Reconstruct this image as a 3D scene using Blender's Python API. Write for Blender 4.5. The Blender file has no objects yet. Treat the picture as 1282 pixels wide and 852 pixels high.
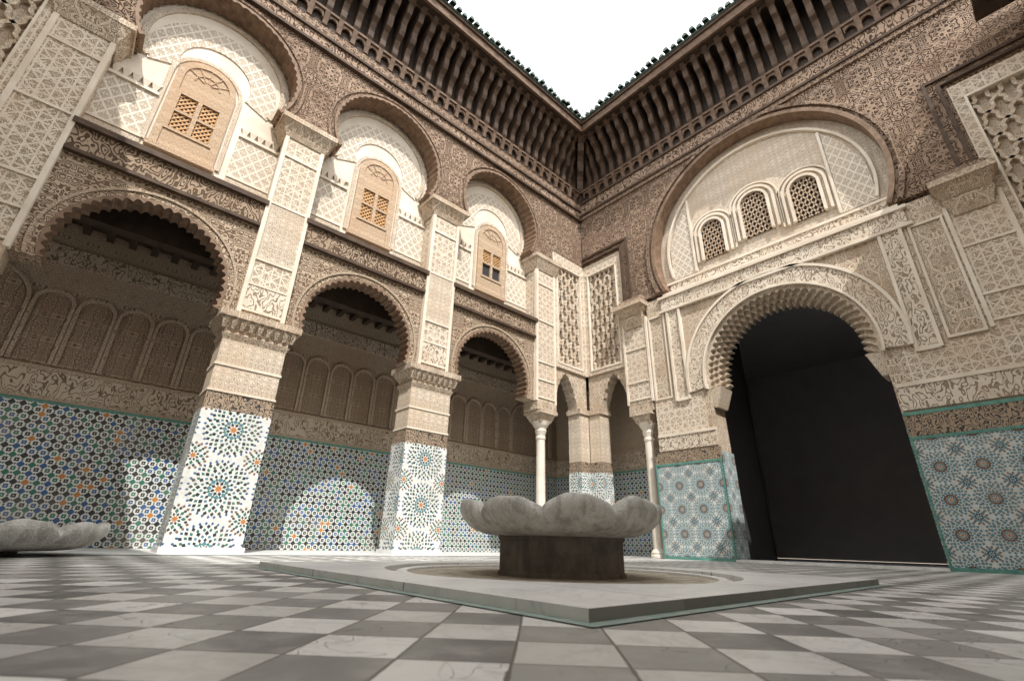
import bpy, bmesh, math, random
from mathutils import Vector, Matrix
random.seed(4)
SC=bpy.context.scene
# ------------------------------------------------------------------ node helpers
NT=None
class S:
    def __init__(s,o): s.o=o
    def __add__(a,b): return m('ADD',a,b)
    def __radd__(a,b): return m('ADD',b,a)
    def __sub__(a,b): return m('SUBTRACT',a,b)
    def __rsub__(a,b): return m('SUBTRACT',b,a)
    def __mul__(a,b): return m('MULTIPLY',a,b)
    def __rmul__(a,b): return m('MULTIPLY',b,a)
    def __truediv__(a,b): return m('DIVIDE',a,b)
def put(sock,v):
    if isinstance(v,S): NT.links.new(v.o,sock)
    else:
        try: sock.default_value=v
        except Exception: sock.default_value=(v[0],v[1],v[2],1.0)
def m(op,*a,clamp=False):
    n=NT.nodes.new('ShaderNodeMath'); n.operation=op; n.use_clamp=clamp
    for i,v in enumerate(a): put(n.inputs[i],v)
    return S(n.outputs[0])
def fr(a): return m('FRACT',a)
def ab(a): return m('ABSOLUTE',a)
def lt(a,b): return m('LESS_THAN',a,b)
def gt(a,b): return m('GREATER_THAN',a,b)
def mx(a,b): return m('MAXIMUM',a,b)
def mn(a,b): return m('MINIMUM',a,b)
def sstep(a,lo,hi):
    n=NT.nodes.new('ShaderNodeMapRange'); n.interpolation_type='SMOOTHSTEP'
    put(n.inputs[0],a); n.inputs[1].default_value=lo; n.inputs[2].default_value=hi
    return S(n.outputs[0])
def mix(f,a,b,mode='MIX'):
    n=NT.nodes.new('ShaderNodeMix'); n.data_type='RGBA'; n.blend_type=mode
    put(n.inputs[0],f); put(n.inputs[6],a); put(n.inputs[7],b)
    return S(n.outputs[2])
def comb(x,y,z):
    n=NT.nodes.new('ShaderNodeCombineXYZ'); put(n.inputs[0],x);put(n.inputs[1],y);put(n.inputs[2],z); return S(n.outputs[0])
def sep(v):
    n=NT.nodes.new('ShaderNodeSeparateXYZ'); put(n.inputs[0],v); return S(n.outputs[0]),S(n.outputs[1]),S(n.outputs[2])
def noise(v,scale,detail=2,rough=.5,dist=0):
    n=NT.nodes.new('ShaderNodeTexNoise'); put(n.inputs['Vector'],v); n.inputs['Scale'].default_value=scale
    n.inputs['Detail'].default_value=detail; n.inputs['Roughness'].default_value=rough; n.inputs['Distortion'].default_value=dist
    return S(n.outputs[0])
def wnoise(v):
    n=NT.nodes.new('ShaderNodeTexWhiteNoise'); put(n.inputs['Vector'],v); return S(n.outputs[0])
def ramp(f,stops,const=False):
    n=NT.nodes.new('ShaderNodeValToRGB'); cr=n.color_ramp
    if const: cr.interpolation='CONSTANT'
    while len(cr.elements)<len(stops): cr.elements.new(.5)
    for e,(p,c) in zip(cr.elements,stops): e.position=p; e.color=(c[0],c[1],c[2],1)
    put(n.inputs[0],f); return S(n.outputs[0])
def pos(): 
    n=NT.nodes.new('ShaderNodeNewGeometry'); return S(n.outputs['Position']),S(n.outputs['True Normal'])
def walluv():
    P,N=pos(); x,y,z=sep(P); nx,ny,nz=sep(N)
    ax=gt(ab(nx),.7); az=gt(ab(nz),.75)
    u=x+ax*(y-x); v=z+az*(y-z)
    return u,v,P
def newmat(name,rough=.8,spec=.3):
    global NT
    mt=bpy.data.materials.new(name); mt.use_nodes=True; NT=mt.node_tree
    b=NT.nodes['Principled BSDF']; b.inputs['Roughness'].default_value=rough
    b.inputs['Specular IOR Level'].default_value=spec
    return mt,b
def fin(b,col,h=None,strength=.6,dist=.02,rough=None):
    put(b.inputs['Base Color'],col)
    if rough is not None: put(b.inputs['Roughness'],rough)
    if h is not None:
        n=NT.nodes.new('ShaderNodeBump'); n.inputs['Strength'].default_value=strength; n.inputs['Distance'].default_value=dist
        put(n.inputs['Height'],h); NT.links.new(n.outputs[0],b.inputs['Normal'])
def arab(u,v,per,sc,k,seed=0.,off=0.):
    pu=m('PINGPONG',u+off,per/2); pv=m('PINGPONG',v+off,per*.62)
    n=noise(comb(pu,pv,seed),sc,1.0,.4)
    return ab(m('SINE',n*(k*math.pi)))
# ------------------------------------------------------------------ materials
def carved(name,top,cav,kind='arab',per=.5,sc=9,k=9,seed=1.,bs=.7,bd=.02,lo=.4,hi=.72,rough=.85,stain=.4,ros=0):
    mt,b=newmat(name,rough,.15); u,v,P=walluv()
    if kind=='arab':
        h=arab(u,v,per,sc,k,seed)
        if ros:
            cu=(fr(u/per+.5)-.5)*per; cv=(fr(v/(per*1.24)+.5)-.5)*per
            r=m('SQRT',cu*cu+cv*cv); th=m('ARCTAN2',cv,cu)
            rr=r*(1.0+.10*ab(m('COSINE',th*4.0)))
            h=mx(h*.95,sstep(ab(rr-per*ros),.016,.008))
    elif kind=='script':
        w=noise(comb(u*1.0,v*.55,seed),sc,1.5,.5); h=ab(m('SINE',w*(k*math.pi)))
    elif kind=='geo':
        a=ab(fr((u+v)/per)-.5); b2=ab(fr((u-v)/per)-.5); c=ab(fr(u*1.4142/per+.5)-.5); d=ab(fr(v*1.4142/per+.5)-.5)
        ln=sstep(mn(mn(a,b2),mn(c,d)),.10,.05); h=mx(ln,arab(u,v,per*2,sc,k,seed)*.72)
    elif kind=='diamond':
        a=ab(fr((u+v*.7)/per)-.5); c=ab(fr((u-v*.7)/per)-.5)
        h=mx(sstep(mn(a,c),.14,.06),arab(u,v,per*.5,sc,k,seed)*.75)
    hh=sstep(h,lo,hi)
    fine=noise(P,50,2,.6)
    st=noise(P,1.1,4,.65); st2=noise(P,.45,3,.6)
    col=mix(hh,cav,top)  # carved recesses darkened in colour: shade painted in along with dirt
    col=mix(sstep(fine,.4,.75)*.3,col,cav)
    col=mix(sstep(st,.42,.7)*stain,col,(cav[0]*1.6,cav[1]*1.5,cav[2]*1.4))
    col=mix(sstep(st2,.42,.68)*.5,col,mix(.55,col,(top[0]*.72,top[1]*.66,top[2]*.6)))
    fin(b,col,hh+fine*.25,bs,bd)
    return mt
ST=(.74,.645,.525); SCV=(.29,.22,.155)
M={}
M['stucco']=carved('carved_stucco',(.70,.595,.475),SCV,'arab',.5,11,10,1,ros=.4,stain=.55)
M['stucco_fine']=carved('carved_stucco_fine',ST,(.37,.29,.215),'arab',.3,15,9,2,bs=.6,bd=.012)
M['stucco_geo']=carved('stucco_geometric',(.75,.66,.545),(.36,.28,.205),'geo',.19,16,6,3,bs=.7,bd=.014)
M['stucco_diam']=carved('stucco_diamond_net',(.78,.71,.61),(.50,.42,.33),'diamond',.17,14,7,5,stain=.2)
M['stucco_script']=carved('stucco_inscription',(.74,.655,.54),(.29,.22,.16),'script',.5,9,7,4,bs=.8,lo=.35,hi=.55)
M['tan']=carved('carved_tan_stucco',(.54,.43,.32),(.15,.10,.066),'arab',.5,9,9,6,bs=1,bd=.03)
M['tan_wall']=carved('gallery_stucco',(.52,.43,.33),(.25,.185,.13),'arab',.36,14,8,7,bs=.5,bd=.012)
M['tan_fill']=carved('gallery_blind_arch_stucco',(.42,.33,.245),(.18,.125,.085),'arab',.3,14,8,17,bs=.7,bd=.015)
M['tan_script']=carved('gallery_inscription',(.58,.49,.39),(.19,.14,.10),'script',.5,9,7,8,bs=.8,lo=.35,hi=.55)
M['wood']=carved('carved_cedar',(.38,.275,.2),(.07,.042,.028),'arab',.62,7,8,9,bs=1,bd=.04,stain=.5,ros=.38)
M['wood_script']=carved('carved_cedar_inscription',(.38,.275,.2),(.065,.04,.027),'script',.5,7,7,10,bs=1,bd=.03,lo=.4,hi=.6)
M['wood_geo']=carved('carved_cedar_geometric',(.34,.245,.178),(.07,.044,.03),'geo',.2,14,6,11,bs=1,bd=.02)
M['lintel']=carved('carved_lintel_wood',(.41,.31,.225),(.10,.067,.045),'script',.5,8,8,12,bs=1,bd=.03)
def plainmat(name,c1,c2,rough=.8,sc=3,bump=.15,spec=.3,fs=40):
    mt,b=newmat(name,rough,spec); P,N=pos(); n=noise(P,sc,5,.6); f=noise(P,fs,4,.6)
    col=mix(sstep(n,.3,.7),c1,c2); fin(b,col,f,bump,.01); return mt
M['cream']=plainmat('cream_plaster',(.79,.71,.6),(.64,.55,.44),.9,1.6,.5)
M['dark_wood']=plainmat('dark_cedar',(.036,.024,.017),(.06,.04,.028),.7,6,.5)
M['bracket']=plainmat('bracket_cedar',(.055,.034,.022),(.105,.067,.044),.7,5,.5)
M['rim']=plainmat('arch_rim_cedar',(.15,.095,.062),(.26,.172,.115),.7,8,.5)
M['eave_wood']=plainmat('eave_cedar',(.10,.062,.04),(.17,.108,.072),.7,7,.5)
M['window_wood']=carved('window_cedar',(.64,.50,.36),(.34,.23,.15),'arab',.2,28,6,13,bs=.6,bd=.01)
M['ochre']=plainmat('lattice_wood',(.60,.34,.14),(.46,.27,.13),.6,9,.2)
M['black']=plainmat('painted_dark_interior',(.035,.033,.035),(.045,.042,.042),.9,2,.1)  # near-black colour painted in for the shade of interiors
M['room']=plainmat('prayer_hall_plaster',(.34,.335,.345),(.38,.37,.37),.9,2,.1)
M['turq']=plainmat('turquoise_glazed_tile',(.07,.22,.18),(.14,.32,.27),.3,20,.1,.5)
M['border']=plainmat('teal_zellij_border',(.22,.32,.29),(.36,.40,.36),.4,14,.3,.5)
M['column']=plainmat('column_marble',(.76,.70,.61),(.64,.57,.48),.45,3,.1,.4)
M['roof']=plainmat('green_glazed_roof_tile',(.03,.06,.043),(.07,.10,.07),.45,7,.3,.5)
M['gravel']=plainmat('worn_stone_bed',(.54,.48,.39),(.30,.26,.205),.8,9,.9)
M['outer']=plainmat('earth',(.3,.25,.19),(.24,.2,.15),.95,.5,.3)
def marble_mat(name,joint=0):
    mt,b=newmat(name,.28,.5); P,N=pos()
    n=noise(P,2.2,6,.65,.5); v=ab(noise(P,1.6,6,.6,1.4)-.5); f=noise(P,45,4,.6); d=noise(P,7,5,.7)
    col=mix(sstep(n,.3,.7),(.80,.79,.77),(.66,.65,.63))
    col=mix(sstep(v,.025,.0)*.35,col,(.42,.42,.42)); col=mix(sstep(d,.55,.75)*.35,col,(.42,.40,.36))
    h=f*.3+n
    if joint:
        x,y,z=sep(P); a=ab(fr((x+6.22)/joint)-.5); c=ab(fr((y+4.65)/joint+.5)-.5)
        e=mn(.5-a,.5-c)*joint+(f-.5)*.004; g=sstep(e,.002,.006)
        col=mix(g,(.16,.145,.125),col); h=h+g
        dk=wnoise(comb(m('FLOOR',(x+6.22)/joint),m('FLOOR',(y+4.65)/joint+.5),1.)); col=mix(dk*.25,col,(.5,.49,.46))
    fin(b,col,h,.2,.006,rough=.2+d*.4); return mt
M['marble']=marble_mat('white_marble'); M['slab']=marble_mat('platform_marble_slabs',1.013)
def basin_mat():
    mt,b=newmat('weathered_marble',.5,.4); tc=NT.nodes.new('ShaderNodeTexCoord'); P=S(tc.outputs['Object'])
    x,y,z=sep(P)
    n=noise(P,5,6,.65,.6); s=noise(comb(x*7,y*7,z*1.2),1.6,4,.6); f=noise(P,60,4,.6); g=noise(P,22,4,.7)
    v=ab(noise(P,3,5,.6,1.2)-.5)
    col=mix(sstep(n,.3,.7),(.78,.765,.73),(.56,.545,.505))
    col=mix(sstep(s,.44,.66)*.7,col,(.30,.28,.24))
    col=mix(sstep(g,.56,.7)*.4,col,(.28,.26,.225))
    col=mix(sstep(v,.03,.0)*.35,col,(.36,.35,.32))
    fin(b,col,f+n+g*.6,.8,.018); return mt
M['basin']=basin_mat()
def ped_mat():
    mt,b=newmat('pedestal_stone',.7,.3); tc=NT.nodes.new('ShaderNodeTexCoord'); P=S(tc.outputs['Object'])
    x,y,z=sep(P); n=noise(P,7,6,.65); f=noise(P,70,4,.6); s=noise(comb(x*9,y*9,z*1.0),1.3,4,.6)
    col=mix(sstep(n,.3,.7),(.12,.10,.085),(.22,.188,.158)); col=mix(sstep(s,.5,.7)*.6,col,(.06,.052,.047))
    fin(b,col,f+n,.5,.012); return mt
M['pedestal']=ped_mat()
W_=(.74,.75,.72);BK=(.03,.035,.04);GR=(.04,.17,.12);BL=(.04,.11,.27);OR=(.52,.22,.06);LB=(.10,.24,.30);BR=(.22,.12,.07);GY=(.16,.2,.2)
def rosette(name,Pp,rings,star,corner,base=W_,offu=.5,offv=.5,ks=1.,g=1.):
    mt,b=newmat(name,.3,.5); u,v,P=walluv()
    def loc(ou,ov):
        cu=(fr(u/Pp+ou)-.5)*Pp; cv=(fr(v/Pp+ov)-.5)*Pp
        r=m('SQRT',cu*cu+cv*cv); th=m('ARCTAN2',cv,cu); return r,th
    def chips(col,r,th,rs,st):
        for (r0,n,wa,wb,o,c) in rs:
            r0*=ks; wa*=ks*g; wb*=ks*g
            a=ab(fr(th*(n/(2*math.pi))+o)-.5)*(2*math.pi*r0/n); bb=ab(r-r0)
            mk=lt(a/wa+bb/wb,1.0); col=mix(mk,col,c)
        n,rr,c=st
        mk=lt(r*(1.0+.3*m('COSINE',th*float(n))),rr*ks); return mix(mk,col,c)
    col=base
    r,th=loc(offu,offv)
    col=chips(col,r,th,rings,star)
    r2,t2=loc(offu+.5,offv+.5)
    col=chips(col,r2,t2,corner[0],corner[1])
    hv=wnoise(comb(m('FLOOR',u*28.0),m('FLOOR',v*28.0),3.))
    col=mix(.3,col,mix(hv,(.5,.5,.5),(1.,1.,1.)),'MULTIPLY')
    gg=noise(P,2,4,.6); col=mix(sstep(gg,.45,.75)*.3,col,(.4,.36,.3))
    fin(b,col,noise(P,25,2,.5),.12,.01); return mt
M['z_pillar']=rosette('zellij_rosette_pillar',.75,[
 (.065,8,.018,.026,0,BK),(.105,8,.026,.03,.5,LB),(.11,8,.016,.02,0,GR),(.15,16,.017,.022,0.5,BK),(.19,16,.018,.019,0,LB),
 (.228,16,.022,.026,.5,BK),(.265,24,.017,.022,0,GR),(.305,24,.02,.024,.5,BK),(.34,32,.015,.02,0,BL)],(8,.036,OR),
 ([(.05,8,.013,.02,0,BK),(.088,8,.018,.026,.5,GR),(.125,12,.016,.02,0,BK),(.155,16,.016,.02,.5,BR)],(8,.03,OR)),g=1.15)
M['z_right']=rosette('zellij_star_panel',.44,[
 (.05,8,.014,.026,0,LB),(.095,8,.030,.034,.5,BR),(.10,8,.016,.018,0,BK),(.145,16,.022,.028,.5,LB),
 (.195,16,.022,.018,0,GY),(.235,16,.03,.026,.5,LB),(.275,24,.02,.022,0,GY),(.315,24,.022,.022,.5,LB)],(8,.03,OR),
 ([(.05,8,.015,.022,0,BK),(.09,8,.024,.03,.5,LB),(.13,12,.018,.024,0,BR)],(8,.028,LB)),base=(.62,.65,.62),ks=.643,g=1.3)
def zback():
    mt,b=newmat('zellij_multicolour',.3,.5); u,v,P=walluv(); p=.115
    a=(u+v)/(p*1.0); c=(u-v)/(p*1.0)
    fa=ab(fr(a)-.5); fc=ab(fr(c)-.5)
    cell=wnoise(comb(m('FLOOR',a),m('FLOOR',c),1.))
    chk=m('FLOORED_MODULO',m('FLOOR',a)+m('FLOOR',c),2.0)
    c1=ramp(cell,[(0,BK),(.42,GR),(.66,BL),(.88,OR),(.93,BK)],True)
    c2=ramp(cell,[(0,BK),(.5,GR),(.78,BL)],True)
    d1=lt(mx(fa,fc),.40); d2=lt(fa+fc,.44)
    col=mix(d1*lt(chk,.5),(.68,.69,.65),c1)
    hole=lt(fa+fc,.11)
    col=mix(d2*gt(chk,.5),col,c2); col=mix(hole*gt(chk,.5),col,W_)
    sq=lt(mx(.5-fa,.5-fc),.12); col=mix(sq,col,BK)
    g=noise(P,2,4,.6); col=mix(sstep(g,.45,.75)*.3,col,(.4,.36,.3))
    fin(b,col,noise(P,25,2,.5),.12,.01); return mt
M['z_back']=zback()
def sgraf():
    mt,b=newmat('zellij_inscription',.35,.4); u,v,P=walluv()
    w=noise(comb(u,v*.7,2.),11,1.5,.5); h=sstep(ab(m('SINE',w*26.)),.5,.65)
    fin(b,mix(h,(.05,.045,.04),(.36,.27,.19)),h,.3,.01); return mt
M['sgraf']=sgraf()
def floor_mat():
    mt,b=newmat('checker_marble_floor',.5,.4); P,N=pos(); x,y,z=sep(P); t=.215
    a=(x*.7071+y*.7071)/t; c=(x*.7071-y*.7071)/t
    a=a+noise(P,.8,2,.5)*.14; c=c+noise(P,.9,2,.5)*.14
    ja=wnoise(comb(m('FLOOR',c),3.,7.)); a=a+(ja-.5)*.07
    ia=m('FLOOR',a); ic=m('FLOOR',c)
    chk=lt(m('FLOORED_MODULO',ia+ic,2.0),.5)
    rv=wnoise(comb(ia,ic,5.)); rv2=wnoise(comb(ia,ic,9.)); rv3=wnoise(comb(ia,ic,12.))
    sh=comb(x+rv*7.,y+rv2*7.,0.)
    ns=noise(sh,7,6,.7,.5); fs=noise(P,60,4,.7); big=noise(P,.7,4,.6)
    vein=sstep(ab(noise(sh,3.2,5,.6,1.5)-.5),.03,.0)
    li=mix(rv,(.54,.525,.50),(.75,.74,.715)); li=mix(sstep(ns,.48,.72)*.55,li,(.42,.40,.37)); li=mix(vein*.4,li,(.42,.41,.39))
    da=mix(rv2,(.14,.137,.13),(.28,.272,.255)); da=mix(sstep(ns,.42,.7)*.6,da,(.40,.385,.36))
    odd=gt(rv3,.92); chk2=m('ABSOLUTE',chk-odd*.35)
    col=mix(chk2,da,li)
    ea=.5-ab(fr(a)-.5); ec=.5-ab(fr(c)-.5); e=mn(ea,ec)
    e=e+(fs-.5)*.018-sstep(noise(P,5,3,.6),.58,.75)*.022
    g=sstep(e,.006,.022)
    col=mix(g,(.12,.105,.09),col)
    cr=sstep(ab(noise(comb(x+rv3*5.,y,2.),4,3,.5,.6)-.5),.006,.0)*gt(rv2,.55); col=mix(cr*.7,col,(.14,.13,.115))
    col=mix(sstep(fs,.60,.72)*.4,col,(.17,.16,.145))
    col=mix(sstep(big,.48,.8)*.4,col,(.33,.31,.285))
    fin(b,col,g*.8+ns*.25+fs*.15+rv3*.35-cr*.4,.5,.006,rough=.17+ns*.4+.15*rv)
    return mt
M['floor']=floor_mat()
# ------------------------------------------------------------------ geometry helpers
def mp(pl,u,v,d):
    return (u,d,v) if pl=='L' else (d,u,v)
class Part:
    def __init__(s,name,mat): s.n=name; s.mat=mat; s.v=[]; s.f=[]
    def add(s,vs,fs):
        o=len(s.v); s.v+=vs; s.f+=[tuple(i+o for i in f) for f in fs]
    def prism(s,pl,poly,d0,d1):
        n=len(poly)
        vs=[mp(pl,u,v,d0) for u,v in poly]+[mp(pl,u,v,d1) for u,v in poly]
        fs=[tuple(range(n)),tuple(range(2*n-1,n-1,-1))]
        fs+=[(i,(i+1)%n,n+(i+1)%n,n+i) for i in range(n)]
        s.add(vs,fs)
    def sect(s,pl,poly,u0,u1):
        n=len(poly)
        vs=[mp(pl,u0,z,d) for d,z in poly]+[mp(pl,u1,z,d) for d,z in poly]
        fs=[tuple(range(n)),tuple(range(2*n-1,n-1,-1))]+[(i,(i+1)%n,n+(i+1)%n,n+i) for i in range(n)]
        s.add(vs,fs)
    def box(s,pl,u0,u1,z0,z1,d0,d1): s.prism(pl,[(u0,z0),(u1,z0),(u1,z1),(u0,z1)],d0,d1)
    def taper(s,pl,uc,dc,z0,z1,hu0,hd0,hu1,hd1):
        vs=[mp(pl,uc+a*hu0,z0,dc+b*hd0) for a,b in((-1,-1),(1,-1),(1,1),(-1,1))]+[mp(pl,uc+a*hu1,z1,dc+b*hd1) for a,b in((-1,-1),(1,-1),(1,1),(-1,1))]
        s.add(vs,[(0,1,2,3),(7,6,5,4),(0,1,5,4),(1,2,6,5),(2,3,7,6),(3,0,4,7)])
    def ribbon(s,pl,pts,w,d0,d1,closed=False):
        n=len(pts); L=[];Rr=[]
        for i,(u,v) in enumerate(pts):
            if closed: a=pts[(i-1)%n]; b=pts[(i+1)%n]
            else: a=pts[max(i-1,0)]; b=pts[min(i+1,n-1)]
            def nrm(p,q):
                dx,dy=q[0]-p[0],q[1]-p[1]; l=math.hypot(dx,dy) or 1; return (-dy/l,dx/l)
            n1=nrm(a,(u,v)) if (u,v)!=a else nrm((u,v),b); n2=nrm((u,v),b) if (u,v)!=b else n1
            nx,ny=n1[0]+n2[0],n1[1]+n2[1]; l=math.hypot(nx,ny) or 1; nx/=l;ny/=l
            k=1/max(.4,nx*n1[0]+ny*n1[1]); k*=w/2
            L.append((u+nx*k,v+ny*k)); Rr.append((u-nx*k,v-ny*k))
        vs=[mp(pl,a,b,d0) for a,b in L]+[mp(pl,a,b,d0) for a,b in Rr]+[mp(pl,a,b,d1) for a,b in L]+[mp(pl,a,b,d1) for a,b in Rr]
        fs=[]
        for i in range(n if closed else n-1):
            j=(i+1)%n
            fs+=[(i,j,n+j,n+i),(i,j,2*n+j,2*n+i),(n+i,n+j,3*n+j,3*n+i)]
        if not closed: fs+=[(0,n,3*n,2*n),(n-1,2*n-1,4*n-1,3*n-1)]
        s.add(vs,fs)
    def ring(s,pl,cu,cz,r0f,r1,zs,d0,d1,n=96):
        b=math.asin(min(1,(cz-zs)/r1)); pts=[]
        for i in range(n+1):
            a=math.pi+b-(math.pi+2*b)*i/n
            r0=r0f(i/n) if callable(r0f) else r0f
            pts.append((a,r0))
        N=n+1
        def P(a,r,d): return mp(pl,cu+r*math.cos(a),cz+r*math.sin(a),d)
        vs=[P(a,r,d0) for a,r in pts]+[P(a,r1,d0) for a,r in pts]+[P(a,r,d1) for a,r in pts]+[P(a,r1,d1) for a,r in pts]
        fs=[]
        for i in range(n):
            fs+=[(i,i+1,N+i+1,N+i),(i,i+1,2*N+i+1,2*N+i),(N+i,N+i+1,3*N+i+1,3*N+i),(2*N+i,2*N+i+1,3*N+i+1,3*N+i)]
        fs+=[(0,N,3*N,2*N),(n,N+n,3*N+n,2*N+n)]
        s.add(vs,fs)
    def lathe(s,x,y,prof,n=24):
        N=len(prof); vs=[]
        for j in range(n):
            a=2*math.pi*j/n
            for r,z in prof: vs.append((x+r*math.cos(a),y+r*math.sin(a),z))
        fs=[]
        for j in range(n):
            k=(j+1)%n
            for i in range(N-1): fs.append((j*N+i,k*N+i,k*N+i+1,j*N+i+1))
        s.add(vs,fs)
    def done(s,parent,smooth=False,bevel=0):
        me=bpy.data.meshes.new(s.n); me.from_pydata(s.v,[],s.f); me.update()
        bm=bmesh.new(); bm.from_mesh(me)
        if smooth: bmesh.ops.remove_doubles(bm,verts=bm.verts,dist=1e-5)
        bmesh.ops.recalc_face_normals(bm,faces=bm.faces); bm.to_mesh(me); bm.free()
        me.materials.append(M[s.mat])
        if smooth:
            for p in me.polygons: p.use_smooth=True
        o=bpy.data.objects.new(s.n,me); SC.collection.objects.link(o)
        if parent: o.parent=parent
        if bevel:
            md=o.modifiers.new('bevel','BEVEL'); md.width=bevel; md.segments=2; md.limit_method='ANGLE'
        return o
def empty(name,loc=(0,0,0)):
    o=bpy.data.objects.new(name,None); SC.collection.objects.link(o); o.location=loc; return o
B=empty('madrasa_building')
def arc(cu,cz,r,zs,n=40,lob=0,amp=0):
    b=math.asin((cz-zs)/r); o=[]
    for i in range(n+1):
        t=i/n; a=math.pi+b-(math.pi+2*b)*t
        rr=r-(amp*(1-abs(math.sin(math.pi*lob*t))) if lob else 0)
        o.append((cu+rr*math.cos(a),cz+rr*math.sin(a)))
    return o
parts={}
def G(name,mat):
    if name not in parts: parts[name]=Part(name,mat)
    return parts[name]
# ============ pillars of the long arcade
for i,xc in enumerate((-7.5,-4.5)):
    G('pillar_core','stucco_fine').box('L',xc-.42,xc+.42,1.98,2.72,.01,.45)
    G('pillar_tiles','z_pillar').box('L',xc-.43,xc+.43,0.06,1.74,0,.46)
    G('pillar_base','marble').box('L',xc-.46,xc+.46,0,.07,-.03,.49)
    G('pillar_inscription','sgraf').box('L',xc-.425,xc+.425,1.74,1.98,.005,.455)
    G('pillar_moulding','cream').box('L',xc-.435,xc+.435,1.975,2.0,-.008,.465)
    G('pillar_moulding','cream').box('L',xc-.435,xc+.435,2.34,2.37,-.004,.465)
    c=G('pillar_capital','stucco')
    c.taper('L',xc,.23,2.72,2.8,.42,.22,.46,.26)
    c.taper('L',xc,.23,2.8,2.86,.43,.23,.43,.23)
    c.taper('L',xc,.23,2.86,3.02,.43,.23,.53,.33)
    c.box('L',xc-.55,xc+.55,3.02,3.12,-.12,.58)
    for k in range(-4,5):
        c.taper('L',xc+k*.115,-.02,2.87,3.0,.02,.02,.04,.08)
    G('upper_pilaster','stucco_geo').box('L',xc-.33,xc+.27,3.12,6.5,0,.4)
    for e in (-.33,.27):
        G('pilaster_moulding','cream').box('L',xc+e-.03,xc+e+.03,3.12,6.5,-.025,.06)
    for z in (3.2,3.62,4.05,5.1,6.1): G('pilaster_moulding','cream').box('L',xc-.3,xc+.24,z,z+.035,-.022,.06)
    G('pilaster_panel','stucco_script').box('L',xc-.3,xc+.24,3.24,3.62,-.012,.06)
    G('pilaster_field','stucco_fine').box('L',xc-.3,xc+.24,4.09,5.1,-.010,.06)
    c.taper('L',xc-.03,.2,6.5,6.6,.33,.22,.38,.26)
    c.taper('L',xc-.03,.2,6.6,6.78,.34,.22,.45,.34)
    c.box('L',xc-.5,xc+.44,6.78,6.88,-.15,.55)
    for k in range(-3,4): c.taper('L',xc-.03+k*.12,-.02,6.6,6.76,.02,.02,.045,.09)
# ============ columns
def column(x,y,pl,u):
    cp=G('marble_column','column')
    cp.lathe(x,y,[(0.0,0),(.17,0),(.17,.05),(.15,.07),(.16,.1),(.13,.14),(.105,.17),(.1,1.2),(.095,2.3),(.11,2.32),(.115,2.36),(.1,2.38),(.1,2.4),(.13,2.5),(.12,2.55),(.17,2.62),(.2,2.7),(0,2.7)],28)
    k=G('column_capital','stucco')
    dc=.17
    k.taper(pl,u,dc,2.66,2.85,.15,.15,.24,.24); k.box(pl,u-.27,u+.27,2.85,2.93,dc-.27,dc+.27)
    k.box(pl,u-.31,u+.31,2.93,3.12,dc-.2,dc+.24)
column(-1.5,.17,'L',-1.5); column(.17,-1.5,'R',-1.5); column(-10.5,.17,'L',-10.5)
for xc in(-1.5,-10.5):
    G('upper_pilaster','stucco_geo').box('L',xc-.3,xc+.3,3.12,6.5,0,.4)
    for e in (-.3,.3): G('pilaster_moulding','cream').box('L',xc+e-.03,xc+e+.03,3.12,6.5,-.025,.06)
    for z in (3.2,3.62,4.05,5.1,6.1): G('pilaster_moulding','cream').box('L',xc-.27,xc+.27,z,z+.035,-.022,.06)
    c=G('pillar_capital','stucco'); c.taper('L',xc,.2,6.5,6.78,.33,.22,.43,.34); c.box('L',xc-.46,xc+.46,6.78,6.88,-.15,.55)
    for k in range(-3,4): c.taper('L',xc+k*.12,-.02,6.6,6.76,.02,.02,.045,.09)
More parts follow.
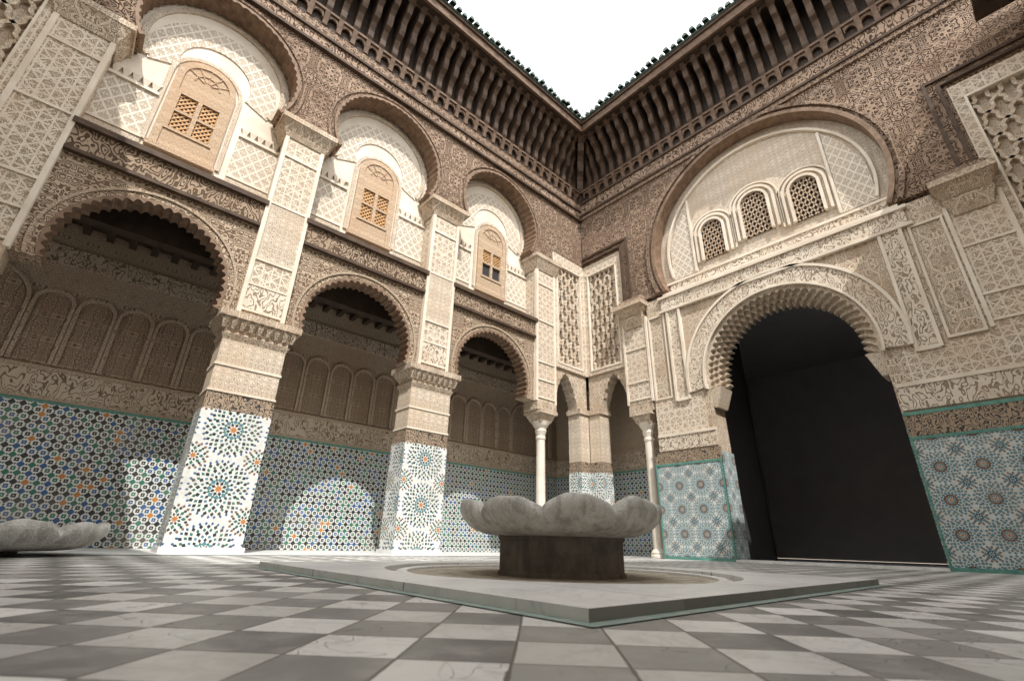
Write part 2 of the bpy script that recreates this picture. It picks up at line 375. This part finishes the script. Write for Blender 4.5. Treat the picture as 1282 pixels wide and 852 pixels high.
# ============ bays of the long arcade
bays=[(-9.02,-10.2,-7.83),(-6.0,-7.23,-4.83),(-3.0,-4.23,-1.8)]
for bi,(xc,u0,u1) in enumerate(bays):
    r=.98; cz=3.42
    poly=[(u0,3.12)]+arc(xc,cz,r,3.12,96,26,.045)+[(u1,3.12),(u1,4.66),(u0,4.66)]
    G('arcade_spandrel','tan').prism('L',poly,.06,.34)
    G('arcade_arch_rim','rim').ring('L',xc,cz,lambda t:.955-.05*(1-abs(math.sin(math.pi*30*t))),.985,3.13,.048,.36,180)
    G('arch_label','tan_wall').ribbon('L',arc(xc,cz,1.08,3.13,50),.035,.04,.07)
    G('carved_lintel','lintel').box('L',u0,u1,4.66,5.02,.02,.42)
    G('lintel_moulding','bracket').box('L',u0,u1,5.02,5.1,-.05,.42)
    G('lintel_moulding','bracket').box('L',u0,u1,4.62,4.67,-.02,.06)
    G('recess_wall','cream').box('L',u0-.05,u1+.05,5.1,9.2,.42,.62)
    st=G('recess_ornament','stucco_diam'); st2=G('recess_band','stucco_fine')
    for a,b in((u0,xc-.56),(xc+.56,u1)):
        st.box('L',a,b,5.55,6.34,.395,.42); st2.box('L',a,b,5.12,5.5,.39,.42)
        G('recess_moulding','cream').box('L',a,b,5.5,5.54,.375,.42); G('recess_moulding','cream').box('L',a,b,6.34,6.39,.36,.42)
        uu=a+.07
        while uu<b-.04:
            G('recess_scallops','cream').taper('L',uu,.41,6.39,6.52,.02,.02,.058,.045); uu+=.12
        G('recess_moulding','cream').box('L',a,b,6.52,6.57,.375,.42)
    G('recess_label','stucco_fine').ribbon('L',arc(xc,7.5,1.02,7.0,48),.08,.385,.42)
    G('recess_ornament','stucco_diam').ring('L',xc,7.3,.52,.94,6.95,.40,.42,60)
    cz2=7.5
    a0={0:-10.5,1:-7.53,2:-4.53}[bi]; a1={0:-7.53,1:-4.53,2:-1.5}[bi]
    poly=[(a0,6.88)]+arc(xc,cz2,1.16,6.88,60)+[(a1,6.88),(a1,8.86),(a0,8.86)]
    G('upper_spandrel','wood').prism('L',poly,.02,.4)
    G('upper_arch_rim','rim').ring('L',xc,cz2,lambda t:1.13-.035*(1-abs(math.sin(math.pi*34*t))),1.17,6.89,-.03,.38,200)
    G('upper_arch_line','wood_geo').ribbon('L',arc(xc,cz2,1.26,6.92,60),.05,-.01,.03)
def window(pl,uc,zb,zt,hw,d,opened=False):
    fz=zt-hw
    G('window_surround','window_wood').ring(pl,uc,fz,hw-.1,hw,fz,d-.05,d+.03,40)
    for sgn in(-1,1):
        a,b=sorted((uc+sgn*(hw-.1),uc+sgn*hw)); G('window_surround','window_wood').box(pl,a,b,zb,fz,d-.05,d+.03)
    G('window_surround','window_wood').box(pl,uc-hw-.03,uc+hw+.03,zb-.08,zb,d-.08,d+.03)
    G('window_label','stucco_fine').ribbon(pl,[(uc-hw-.07,zb)]+arc(uc,fz,hw+.07,fz,30)+[(uc+hw+.07,zb)],.06,d-.03,d+.02)
    iw=hw-.1
    G('window_dark_sheet','black').prism(pl,[(uc-iw,zb),(uc+iw,zb)]+arc(uc,fz,iw,fz,24)[::-1],d-.001,d+.02)  # solid dark sheet, its colour standing in for the unlit room
    wp=G('window_sash','window_wood')
    wp.box(pl,uc-iw,uc+iw,zb,zb+.34,d-.03,d-.004)
    wp.prism(pl,[(uc-iw,zb+1.12),(uc+iw,zb+1.12),(uc+iw,fz)]+arc(uc,fz,iw,fz,24)[::-1]+[(uc-iw,fz)],d-.03,d-.004)
    for k in range(1,6):
        a=math.pi*k/6; wp.ribbon(pl,[(uc+.06*math.cos(a),fz+.06*math.sin(a)),(uc+iw*math.cos(a),fz+iw*math.sin(a))],.015,d-.045,d-.03)
    wp.ribbon(pl,arc(uc,fz,iw*.55,fz,20),.02,d-.045,d-.03)
    s0,s1=zb+.36,zb+1.1
    for a,b in((-iw,-iw+.05),(-.03,.03),(iw-.05,iw)): wp.box(pl,uc+a,uc+b,s0-.02,s1+.02,d-.05,d-.004)
    wp.box(pl,uc-iw,uc+iw,s1-.03,s1+.03,d-.052,d-.004); wp.box(pl,uc-iw,uc+iw,s0-.03,s0+.02,d-.052,d-.004)
    wp.box(pl,uc-iw,uc+iw,(s0+s1)/2-.025,(s0+s1)/2+.025,d-.048,d-.004)
    lt_=G('window_lattice','ochre')
    mid=(s0+s1)/2
    for (x0,x1) in((uc-iw+.05,uc-.03),(uc+.03,uc+iw-.05)):
        for (y0,y1) in((s0+.02,mid-.025),(mid+.025,s1-.03)):
            if opened and y1<mid+.01: continue
            step=.085
            for q in range(-9,12):
                c=q*step
                for sg in(1,-1):
                    ua,ub=x0,x1
                    va,vb=y0+c,y0+c+sg*(x1-x0)
                    t0,t1=0.,1.
                    dv=vb-va
                    for bd,sn in((y0,1),(y1,-1)):
                        fa=sn*(va-bd); fb=sn*(vb-bd)
                        if fa<0 and fb<0: t0=2;break
                        if fa<0: t0=max(t0,fa/(fa-fb))
                        elif fb<0: t1=min(t1,fa/(fa-fb))
                    if t0<t1-.05:
                        lt_.ribbon(pl,[(ua+(ub-ua)*t0,va+dv*t0),(ua+(ub-ua)*t1,va+dv*t1)],.024,d-.02-.004*sg,d-.008)
window('L',-9.08,5.52,7.4,.42,.42); window('L',-5.98,5.52,7.4,.42,.42); window('L',-2.95,5.52,7.35,.42,.42,True)
for a0,a1 in((-1.5,0),(-12,-10.5)):
    G('upper_spandrel','wood').box('L',a0,a1,7.3,8.86,.02,.4)
    G('upper_spandrel','wood').box('L',a0 if a0>-2 else -10.85,a0+.35 if a0>-2 else -10.5,6.88,7.3,.02,.4)
G('cedar_frieze','wood_script').box('L',-12,0,8.86,9.16,-.02,.4)
G('cedar_frieze_geometric','wood_geo').box('L',-12,0,9.22,9.42,-.05,.4)
for z in(8.84,9.16): G('frieze_moulding','bracket').box('L',-12,0,z,z+.06,-.07,.1)
# ============ corner bays
def corner(pl,c,sg):
    def bx(p,a,b,z0,z1,d0,d1):
        x0,x1=sorted((c+sg*a,c+sg*b)); p.box(pl,x0,x1,z0,z1,d0,d1)
    bx(G('corner_pier_tiles','z_pillar'),.0,.34,0,1.74,.0,.38)
    bx(G('corner_pier_inscription','sgraf'),.0,.335,1.74,1.98,.005,.375)
    bx(G('corner_pier','stucco_fine'),.0,.33,1.98,3.1,.01,.37)
    bx(G('corner_pier_cap','stucco'),.0,.37,3.1,3.22,-.03,.4)
    uc=c+sg*.76
    pts=[]; n=60; hw=.40
    x0,x1=uc-hw,uc+hw
    for i in range(n+1):
        t=i/n; s_=abs(2*t-1); zz=3.22+.75*(1-s_**1.7)+.06*abs(math.sin(t*math.pi*9)) ; pts.append((x0+(x1-x0)*t,zz))
    A,Bb=sorted((c+sg*.0,c+sg*1.2))
    poly=[(A,3.22)]+pts+[(Bb,3.22),(Bb,4.12),(A,4.12)]
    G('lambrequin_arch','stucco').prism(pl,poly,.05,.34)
    bx(G('net_panel_back','stucco_fine'),0,1.22,4.12,7.3,.12,.36)
    fr_=G('net_panel_frame','stucco_geo')
    bx(fr_,.0,.14,4.12,7.1,.0,.12); bx(fr_,1.08,1.22,4.12,7.1,.0,.12)
    bx(fr_,.0,1.22,6.98,7.28,-.01,.12); bx(fr_,.0,1.22,4.1,4.22,-.005,.12)
    ln=G('net_panel_moulding','cream')
    bx(ln,.14,.17,4.22,6.98,-.02,.12); bx(ln,1.05,1.08,4.22,6.98,-.02,.12); bx(ln,.14,1.08,6.95,6.99,-.021,.12); bx(ln,.14,1.08,4.2,4.24,-.021,.12)
    sb=G('sebka_net','stucco_fine'); w=.30; h=.46; v0,v1=4.24,6.95; a0,a1=.17,1.05
    for s2 in(1,-1):
        for q in range(-14,16):
            run=[]
            N=140
            for i in range(N+1):
                v=v0+(v1-v0)*i/N; ph=(v-v0)/h
                u=.61+q*w+s2*(w*ph+.030*math.sin(4*math.pi*ph))
                if a0<=u<=a1: run.append((c+sg*u,v))
                else:
                    if len(run)>1: sb.ribbon(pl,run,.05,.035,.12)
                    run=[]
            if len(run)>1: sb.ribbon(pl,run,.05,.035 +(.002 if s2>0 else 0),.12)
corner('L',0,-1); corner('R',0,-1); corner('L',-12,1); corner('R',-9,1)
# ============ portal facade
yc=-4.5
arcp=arc(yc,3.35,1.44,3.1,80)
poly=[(-7.2,0),(-5.93,0)]+arcp+[(-3.12,0),(-1.85,0),(-1.85,5.5),(-7.2,5.5)]
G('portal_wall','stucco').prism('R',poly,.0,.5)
G('portal_archivolt','stucco_script').ring('R',yc,3.35,1.45,1.80,3.12,-.05,.02,90)
G('portal_archivolt_moulding','cream').ribbon('R',arc(yc,3.35,1.82,3.12,90),.05,-.075,.01)
G('portal_archivolt_moulding','cream').ribbon('R',arc(yc,3.35,1.47,3.12,90),.04,-.07,.01)
fg=G('muqarnas_fringe','stucco_fine')
for k,(rr,amp,lob,d0,d1) in enumerate(((1.40,.07,34,.0,.1),(1.35,.09,34,.1,.2),(1.29,.10,34,.2,.32),(1.23,.11,34,.32,.48))):
    fg.ring('R',yc,3.35,(lambda rr,amp,lob,k:(lambda t:rr-amp*(1-abs(math.sin(math.pi*lob*t+(math.pi/2 if k%2 else 0))))))(rr,amp,lob,k),1.45,3.12,d0+.003,d1,238)
for s_ in(-1,1):
    G('muqarnas_foot','stucco_fine').taper('R',yc+s_*1.36,.25,2.75,3.13,.04,.2,.17,.24)
hall=G('prayer_hall','room')
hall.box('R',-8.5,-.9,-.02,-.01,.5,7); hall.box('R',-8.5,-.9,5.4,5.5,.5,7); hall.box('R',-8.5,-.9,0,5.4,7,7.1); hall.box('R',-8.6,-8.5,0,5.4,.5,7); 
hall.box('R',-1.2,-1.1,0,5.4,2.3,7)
G('prayer_hall_partition','black').box('R',-2.9,-2.8,0,5.4,.5,2.3); G('prayer_hall_partition','black').box('R',-2.9,-1.1,0,5.4,2.26,2.35)  # partition walls coloured near-black to stand for the hall's shade
G('door_sill','marble').box('R',-5.93,-3.12,-.01,.035,-.06,.52)
def dado(a,b,hb=1.98):
    G('dado_tiles','z_right').box('R',a,b,.05,1.72,-.02,.02)
    G('dado_border','turq').box('R',a,a+.03,0,1.78,-.03,.01); G('dado_border','turq').box('R',b-.03,b,0,1.78,-.03,.01)
    G('dado_border','turq').box('R',a,b,1.72,1.76,-.029,.01); G('dado_border','turq').box('R',a,b,0,.05,-.029,.01)
    G('dado_inscription','sgraf').box('R',a,b,1.76,hb,-.024,.02)
dado(-3.12,-1.72); dado(-8.66,-5.93,2.07)
G('jamb_tiles','z_right').box('R',-3.135,-3.119,.0,1.9,.0,.5); G('jamb_tiles','z_right').box('R',-5.933,-5.917,.0,1.9,.0,.5)
G('dado_border','turq').box('R',-8.66,-5.93,2.07,2.12,-.03,.01)
G('stucco_inscription_band','stucco_script').box('R',-8.66,-5.95,2.15,2.5,-.03,.02)
G('stucco_inscription_band','stucco_script').box('R',-3.1,-1.85,2.02,2.3,-.03,.02)
G('band_moulding','cream').box('R',-8.66,-5.95,2.5,2.56,-.045,.02); G('band_moulding','cream').box('R',-3.1,-1.85,2.3,2.35,-.045,.02)
G('panel_geometric','stucco_geo').box('R',-7.2,-6.15,2.56,3.05,-.015,.02)
G('panel_geometric','stucco_geo').box('R',-2.95,-1.85,2.35,3.1,-.012,.02)
al=G('portal_frame','stucco_script')
al.box('R',-6.75,-2.25,5.12,5.44,-.04,.02)
for a in(-6.62,-2.66): 
    G('portal_frame_strip','stucco_script').box('R',a,a+.28,3.05,5.12,-.03,.02)
    for e in(0,.28): G('portal_frame_moulding','cream').box('R',a+e-.025,a+e+.025,3.0,5.12,-.06,.01)
    G('portal_frame_moulding','cream').box('R',a,a+.28,2.99,3.05,-.055,.01)
for z in(5.1,5.44): G('portal_frame_moulding','cream').box('R',-6.8,-2.2,z-.025,z+.03,-.075,.01)
for a,b in((-7.16,-6.7),(-2.3,-1.86)):
    G('panel_moulding','cream').ribbon('R',[(a+.03,3.12),(b-.03,3.12),(b-.03,5.05),(a+.03,5.05)],.035,-.03,.01,True)
for y0 in(-1.5,-7.5):
    G('portal_pilaster','stucco_geo').box('R',y0-.32,y0+.3,3.12 if y0>-2 else 2.56,5.15,-.035,.36)
    for e in(-.32,.3): G('portal_pilaster_moulding','cream').box('R',y0+e-.025,y0+e+.025,3.12,5.15,-.06,.0)
    for z in(3.2,3.6,4.4): G('portal_pilaster_moulding','cream').box('R',y0-.29,y0+.27,z,z+.035,-.055,.0)
    c=G('console','stucco'); c.taper('R',y0,.1,4.95,5.2,.22,.16,.3,.26); c.taper('R',y0,.1,5.2,5.42,.24,.2,.36,.38)
    c.box('R',y0-.4,y0+.38,5.42,5.52,-.32,.36)
    G('console_wood','wood').taper('R',y0,.08,5.52,5.75,.4,.36,.3,.14)
    for k in range(-2,3): c.taper('R',y0+k*.13,-.1,5.2,5.4,.02,.02,.045,.12)
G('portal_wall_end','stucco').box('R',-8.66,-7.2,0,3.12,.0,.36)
Rg=2.3; cg=6.55
ag=arc(yc,cg,Rg,5.6,100)
G('great_arch_wall','wood').prism('R',[(-7.78,5.6)]+ag[:51]+[(yc,8.87),(-7.78,8.87)],.0,.3)
G('great_arch_wall','wood').prism('R',ag[50:]+[(-1.22,5.6),(-1.22,8.87),(yc,8.87)],.0,.3)
G('great_arch_wall','wood').box('R',-9,-7.78,7.3,8.87,.0,.3); G('great_arch_wall','wood').box('R',-1.22,0,7.3,8.87,.0,.3)
G('great_arch_rim','rim').ring('R',yc,cg,2.27,2.35,5.6,-.05,.27,120)
G('great_arch_rim_line','wood_geo').ribbon('R',arc(yc,cg,2.45,5.62,90),.08,-.06,.02)
wm=G('cedar_frame','bracket')
for off,dd in((.0,-.07),(.16,-.045)):
    for q in(1,-1):
        f=lambda y:(yc+q*(y-yc))
        pts=[(-1.3+(-off),5.62),(-1.3-off,7.38+off),(-.03,7.38+off)]
        wm.ribbon('R',[(f(a),b) for a,b in pts],.05,dd,.01)
G('cedar_frame_band','wood_script').box('R',-1.2,-.05,7.60,7.85,-.02,.02)
for z0,z1,mt,nm,dd in((8.87,9.0,'wood_geo','portal_frieze_geometric',-.05),(9.04,9.42,'wood_script','portal_frieze_script',-.04)):
    G(nm,mt).box('R',-9,0,z0,z1,dd,.3)
for z in(8.98,9.4): G('portal_frieze_moulding','bracket').box('R',-9,0,z,z+.06,-.085,.1)
G('lunette_wall','stucco_fine').box('R',-6.95,-2.05,5.5,9.0,.29,.6)
G('lunette_sill','cream').box('R',-6.7,-2.3,5.5,5.56,.0,.3)
G('lunette_inscription','stucco_script').box('R',-6.6,-2.4,5.58,5.86,.24,.295)
G('lunette_moulding','cream').box('R',-6.75,-2.25,5.86,5.91,.22,.295)
G('lunette_moulding','cream').ribbon('R',arc(yc,cg,2.05,6.0,80),.05,.22,.295)
for uc,w,zb,zt in((-3.55,.25,6.15,7.1),(-4.5,.27,6.25,7.3),(-5.45,.25,6.15,7.1)):
    fz=zt-w
    for rr,ww,dd in((w+.02,.05,.2),(w+.13,.05,.22),(w+.22,.03,.235)):
        G('lunette_window_frame','cream').ribbon('R',[(uc-rr,zb)]+arc(uc,fz,rr,fz,30)+[(uc+rr,zb)],ww,dd,.295)
    G('lunette_window','black').prism('R',[(uc-w,zb),(uc+w,zb)]+arc(uc,fz,w,fz,24)[::-1],.28,.293)  # dark panel, shade behind the grille put into its colour
    g=G('lunette_grille','window_wood')
    for q in range(-8,20):
        for sg in(1,-1):
            run=[]
            for i in range(61):
                t=i/60; v=zb+(zt-zb)*t; u=uc-w+q*.11+sg*(v-zb)*.6
                if sg<0: u=uc+w-q*.11-(v-zb)*.6+0
                hwid=w if v<fz else math.sqrt(max(0,w*w-(v-fz)**2))
                if abs(u-uc)<hwid: run.append((u,v))
                else:
                    if len(run)>1: g.ribbon('R',run,.03,.245,.27)
                    run=[]
            if len(run)>1: g.ribbon('R',run,.03,.246+.001*sg,.27)
for s_ in(-1,1):
    G('lunette_side_panel','stucco_diam').prism('R',[(yc+s_*1.45,5.95),(yc+s_*2.0,5.95),(yc+s_*1.98,6.8),(yc+s_*1.75,7.45),(yc+s_*1.45,7.9)],.25,.295)
    G('lunette_moulding','cream').ribbon('R',[(yc+s_*1.42,5.95),(yc+s_*1.42,7.93)],.05,.22,.295)
# ============ galleries behind the arcade
def gwall(pl,a,b,d):
    G('gallery_dado','z_back').box(pl,a,b,0,1.88,d,d+.05)
    G('gallery_dado_line','turq').box(pl,a,b,1.88,1.92,d-.012,d+.05)
    G('gallery_inscription','tan_script').box(pl,a,b,1.97,2.34,d-.02,d+.05)
    G('gallery_moulding','tan_wall').box(pl,a,b,2.34,2.39,d-.04,d+.05); G('gallery_moulding','tan_wall').box(pl,a,b,1.92,1.97,d-.03,d+.05)
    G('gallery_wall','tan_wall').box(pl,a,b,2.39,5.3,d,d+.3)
gwall('L',-13,1.2,2.2); gwall('R',-2.8,2.2,1.2)
x=-12.6
ws=[.5,.5,.5,1.0,.5,.5]
i=0
while x<1.0:
    w=ws[i%6]; i+=1; hw=w/2-.03; uc=x+w/2
    zt=3.55 if w<.8 else 3.75; fz=zt-hw*1.0
    pts=[(uc-hw,2.42)]+arc(uc,fz,hw,fz,24)+[(uc+hw,2.42)]
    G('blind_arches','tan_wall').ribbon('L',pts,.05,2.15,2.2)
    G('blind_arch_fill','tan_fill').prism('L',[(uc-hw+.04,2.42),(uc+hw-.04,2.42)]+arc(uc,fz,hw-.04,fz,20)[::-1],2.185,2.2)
    x+=w
G('gallery_upper_band','tan_script').box('L',-13,1.2,4.0,4.3,2.17,2.21)
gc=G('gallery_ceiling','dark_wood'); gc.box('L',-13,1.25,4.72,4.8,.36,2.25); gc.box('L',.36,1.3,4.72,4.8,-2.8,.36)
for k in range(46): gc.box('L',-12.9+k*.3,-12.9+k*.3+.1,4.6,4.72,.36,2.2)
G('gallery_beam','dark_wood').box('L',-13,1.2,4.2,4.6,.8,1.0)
G('gallery_end','tan_wall').box('L',-13.1,-13,0,5,.3,2.3)
G('upper_mass','cream').box('L',-12.6,2.6,5.1,11.3,.62,2.5); G('upper_mass','cream').box('R',-9.4,.6,5.56,11.3,.6,2.4)
G('upper_mass','cream').box('L',-12.6,0,9.42,11.3,.4,.62)
# ============ eaves
eL=[(0,9.82),(-.12,9.84),(-.17,9.92),(-.19,10.15),(-.25,10.26),(-.36,10.33),(-.40,10.42),(-.42,10.62),(-.5,10.72),(-.6,10.78),(-.63,10.86),(-.65,11.0),(-.78,11.1),(0,11.12)]
def eaves(pl,a,b,lim0,lim1):
    G('eaves_backboard','dark_wood').box(pl,a,b,9.42,11.2,0.03,.42)
    G('eaves_ledge','eave_wood').box(pl,a,b,9.8,9.86,-.1,.05)
    n=int((b-a)/.29)
    for i in range(n):
        u=a+.2+i*.29+random.uniform(-.012,.012)
        sc=max(0,min(1,(abs(u-lim1)-.08)/.85,(abs(u-lim0)-.08)/.85))
        if sc<.12: continue
        dz=random.uniform(-.015,.0)
        G('eaves_brackets','bracket').sect(pl,[(d*sc*(1+dz)+.03,z+(dz if z<11 else 0)) for d,z in eL],u-.06,u+.06)
        G('eaves_pendants','eave_wood').sect(pl,[(.03,9.46),(-.05*min(1,sc*2),9.48),(-.07*min(1,sc*2),9.6),(-.13*min(1,sc*2),9.8),(.03,9.8)],u-.045,u+.045)
        pts=[(u+.045,9.62)]+[(u+.145-.085*math.cos(math.pi*q/8),9.64+.1*math.sin(math.pi*q/8)) for q in range(9)]+[(u+.245,9.62),(u+.245,9.8),(u+.045,9.8)]
        G('eaves_arcading','eave_wood').prism(pl,pts,-.06,-.01)
        if sc>.99:
            pts=[(u+.06,10.94)]+[(u+.145-.085*math.cos(math.pi*q/8),10.95+.12*math.sin(math.pi*q/8)) for q in range(9)]+[(u+.23,10.94),(u+.23,11.12),(u+.06,11.12)]
            G('bracket_arches','bracket').prism(pl,pts,-.66,-.62)
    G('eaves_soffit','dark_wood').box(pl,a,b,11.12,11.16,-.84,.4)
    G('eaves_fascia','eave_wood').box(pl,a,b,11.1,11.32,-.88,-.82)
    G('eaves_fascia_moulding','bracket').box(pl,a,b,11.32,11.4,-.93,-.8)
    G('roof_slope','roof').sect(pl,[(-.97,11.4),(-.97,11.44),(1.6,12.3),(1.6,12.2)],a,b)
    k=int((b-a)/.17); rt=G('roof_tiles','roof')
    for i in range(k+1):
        u=a+.07+i*.17+random.uniform(-.012,.012)
        if u>b: break
        ang=[math.pi*q/8 for q in range(9)]
        lo=[]; hi=[]
        jit=random.uniform(-.05,.04); zj=random.uniform(-.012,.02)
        for an in ang: lo.append(mp(pl,u+.068*math.cos(an),11.43+zj+.1*math.sin(an),-1.03+jit)); hi.append(mp(pl,u+.06*math.cos(an),12.28+.08*math.sin(an),1.5))
        rt.add(lo+hi,[(q,q+1,q+10,q+9) for q in range(8)]+[tuple(range(9))])
eaves('L',-12.9,-.0,-12,0); eaves('R',-9.9,-.0,-9,0)
cb=G('corner_bracket','bracket')
n=len(eL); vs=[]
for s_ in(-1,1):
    for d,z in eL: vs.append((d+s_*.06,d-s_*.06,z))
cb.add(vs,[tuple(range(n)),tuple(range(2*n-1,n-1,-1))]+[(i,(i+1)%n,n+(i+1)%n,n+i) for i in range(n)])
# ============ wings behind the camera (close the courtyard)
rw=G('rear_wings','cream')
HS=8.15; HW=9.5
def cubo(p,x0,x1,y0,y1,z0,z1):
    p.add([(x0,y0,z0),(x1,y0,z0),(x1,y1,z0),(x0,y1,z0),(x0,y0,z1),(x1,y0,z1),(x1,y1,z1),(x0,y1,z1)],[(0,1,2,3),(4,5,6,7),(0,1,5,4),(1,2,6,5),(2,3,7,6),(3,0,4,7)])
cubo(rw,-12,-.02,-9.6,-9,0,HS-.02); cubo(rw,-12.6,-12.005,-9.6,0,0,HW-.02)
re=G('rear_eaves','dark_wood')
cubo(re,-12,-.12,-9.3,-8.4,HS,HS+.06); cubo(re,-12.3,-11.17,-9.3,-.02,HW+.07,HW+.13)
rd=G('rear_dado','z_right')
rd.add([(-12,-8.98,0),(0,-8.98,0),(0,-8.98,1.8),(-12,-8.98,1.8)],[(0,1,2,3)]); rd.add([(-11.98,-9,0),(-11.98,0,0),(-11.98,0,1.8),(-11.98,-9,1.8)],[(0,1,2,3)])
for p in list(parts.values()): p.done(B)
# ============ ground and floors
def sheet(name,x0,x1,y0,y1,z,mat,parent=None):
    p=Part(name,mat); p.add([(x0,y0,z),(x1,y0,z),(x1,y1,z),(x0,y1,z)],[(0,1,2,3)]); return p.done(parent)
sheet('ground',-1500,1500,-1500,1500,-.03,'outer')
sheet('courtyard_floor',-12,.5,-9,-.55,0,'floor')
sheet('gallery_floor',-13,1.2,-.55,2.2,.004,'marble')
sheet('floor_border',-12,0,-.64,-.55,.004,'border')
sheet('gallery_floor',.0,1.2,-2.8,-.55,.008,'marble')
FX,FY=-6.22,-4.65; HSZ=1.52; RC=1.18; T=.038
pf=Part('fountain_platform','slab'); n=128; outer=[];inner=[]
for i in range(n):
    a=2*math.pi*i/n+math.pi/4; c_,s_=math.cos(a),math.sin(a); k=HSZ/max(abs(c_),abs(s_))
    outer.append((FX+k*c_,FY+k*s_)); inner.append((FX+RC*c_,FY+RC*s_))
vs=[(x,y,T) for x,y in outer]+[(x,y,T) for x,y in inner]+[(x,y,0) for x,y in outer]+[(x,y,-.001) for x,y in inner]
fs=[]
for i in range(n):
    j=(i+1)%n; fs+=[(i,j,n+j,n+i),(i,j,2*n+j,2*n+i),(n+i,n+j,3*n+j,3*n+i)]
pf.add(vs,fs); pfo=pf.done(None)
bd=Part('platform_border','border'); HB=HSZ+.055
bd.add([(FX-HB,FY-HB,.004),(FX+HB,FY-HB,.004),(FX+HB,FY+HB,.004),(FX-HB,FY+HB,.004)],[(0,1,2,3)]); bdo=bd.done(pfo)
gb=Part('fountain_bed','gravel'); gb.add([(FX+RC*math.cos(2*math.pi*i/64),FY+RC*math.sin(2*math.pi*i/64),.008) for i in range(64)],[tuple(range(64))]); gb.done(pfo)
rg=Part('bed_kerb','marble'); rg.lathe(FX,FY,[(RC-.14,.006),(RC-.14,.022),(RC-.09,.026),(RC-.05,.01)],96); rg.done(pfo)
def fountain(name,x,y,R,zr,zb,pr,rot=0,lob=8):
    E=empty(name,(x,y,0))
    b=Part('basin','basin')
    H=zr-zb
    # rf radius, zf height, am rim waviness, ar radial notch depth
    prof=[(0,.42,0,0),(.45,.42,0,0),(.70,.52,.2,.3),(.81,.72,.6,.8),(.87,.92,1,1),(.90,.99,1,1),(.93,1.01,1,1),(.965,1.0,1,1),(.985,.95,1,1),(.995,.86,.9,.95),(1.0,.74,.6,.8),(.985,.60,.4,.6),(.955,.45,.25,.42),(.905,.30,.12,.25),(.84,.16,.05,.12),(.74,.05,0,.04),(.62,0,0,0),(0,0,0,0)]
    n=480; N=len(prof); vs=[]
    for j in range(n):
        a=2*math.pi*j/n
        l=abs(math.cos(lob*a/2+rot)); wv=1-(1-l)**2.2
        for (rf,zf,am,ar) in prof:
            r=R*rf*(1-.075*ar*(1-wv))
            zz=zb+H*zf+.24*H*am*(wv-.8)+.05*H*am*math.cos(lob*a+2*rot+.8)
            zz+=.008*am*math.sin(3*a+1)+.005*am*math.sin(11*a+1)+.0025*am*math.sin(29*a); r*=1+.010*math.sin(5*a+2)+.004*am*math.sin(17*a)
            vs.append((r*math.cos(a),r*math.sin(a),zz))
    fs=[]
    for j in range(n):
        k=(j+1)%n
        for i in range(N-1): fs.append((j*N+i,k*N+i,k*N+i+1,j*N+i+1))
    b.add(vs,fs); o=b.done(E,smooth=True)
    p=Part('pedestal','pedestal')
    def octa(r,z): return [(r*math.cos(math.pi/8+math.pi/4*i),r*math.sin(math.pi/8+math.pi/4*i),z) for i in range(8)]
    lv=[octa(pr*1.03,.0),octa(pr*1.03,.03),octa(pr,.04),octa(pr,zb-.03),octa(pr*1.03,zb-.02),octa(pr*1.03,zb+.01)]
    vs=sum(lv,[]); fs=[]
    for l in range(len(lv)-1):
        for i in range(8): fs.append((l*8+i,l*8+(i+1)%8,(l+1)*8+(i+1)%8,(l+1)*8+i))
    fs.append(tuple(range(8))); p.add(vs,fs); p.done(E,bevel=.004)
    return E
fountain('marble_fountain',FX-.02,FY-.04,.715,.46,.25,.445,.55,9)
fountain('marble_fountain.001',-9.38,-.72,.88,.27,.042,.30,.1,11)
# ------------------------------------------------------------------ light
w=bpy.data.worlds.new('World'); SC.world=w; w.use_nodes=True; NT=w.node_tree
sk=NT.nodes.new('ShaderNodeTexSky'); sk.sky_type='NISHITA'; sk.sun_disc=False
d=Vector((.33,.7,-1)).normalized()
sk.sun_elevation=math.asin(-d.z); sk.sun_rotation=math.atan2(-d.x,-d.y)%(2*math.pi)
sk.dust_density=6; sk.air_density=1.0; sk.ozone_density=1
hz=mix(.9,S(sk.outputs[0]),(19.,19.5,19.8))
bg=NT.nodes['Background']; NT.links.new(hz.o,bg.inputs[0]); bg.inputs[1].default_value=.15
sl=bpy.data.lights.new('sun','SUN'); sl.energy=5; sl.angle=math.radians(.5); sl.color=(1,.97,.92)
so=bpy.data.objects.new('sun',sl); SC.collection.objects.link(so); so.rotation_euler=d.to_track_quat('-Z','Y').to_euler(); so.location=(-5,-15,20)
# ------------------------------------------------------------------ camera
yaw,pitch,roll=map(math.radians,(48.354,23.319,1.467)); f=588.9
F=Vector((math.cos(yaw)*math.cos(pitch),math.sin(yaw)*math.cos(pitch),math.sin(pitch)))
Rt=Vector((math.sin(yaw),-math.cos(yaw),0)); U=Rt.cross(F)
r=math.cos(roll)*Rt+math.sin(roll)*U; u=-math.sin(roll)*Rt+math.cos(roll)*U
cd=bpy.data.cameras.new('camera'); co=bpy.data.objects.new('camera',cd); SC.collection.objects.link(co)
co.matrix_world=Matrix(((r.x,u.x,-F.x,-8.918),(r.y,u.y,-F.y,-7.137),(r.z,u.z,-F.z,.2),(0,0,0,1)))
cd.sensor_width=36; cd.lens=f/1282*36; cd.clip_start=.02; cd.clip_end=5000
cd.dof.use_dof=True; cd.dof.focus_distance=4.5; cd.dof.aperture_fstop=3.2
SC.camera=co
SC.view_settings.view_transform='Standard'; SC.view_settings.look='None'; SC.view_settings.exposure=0
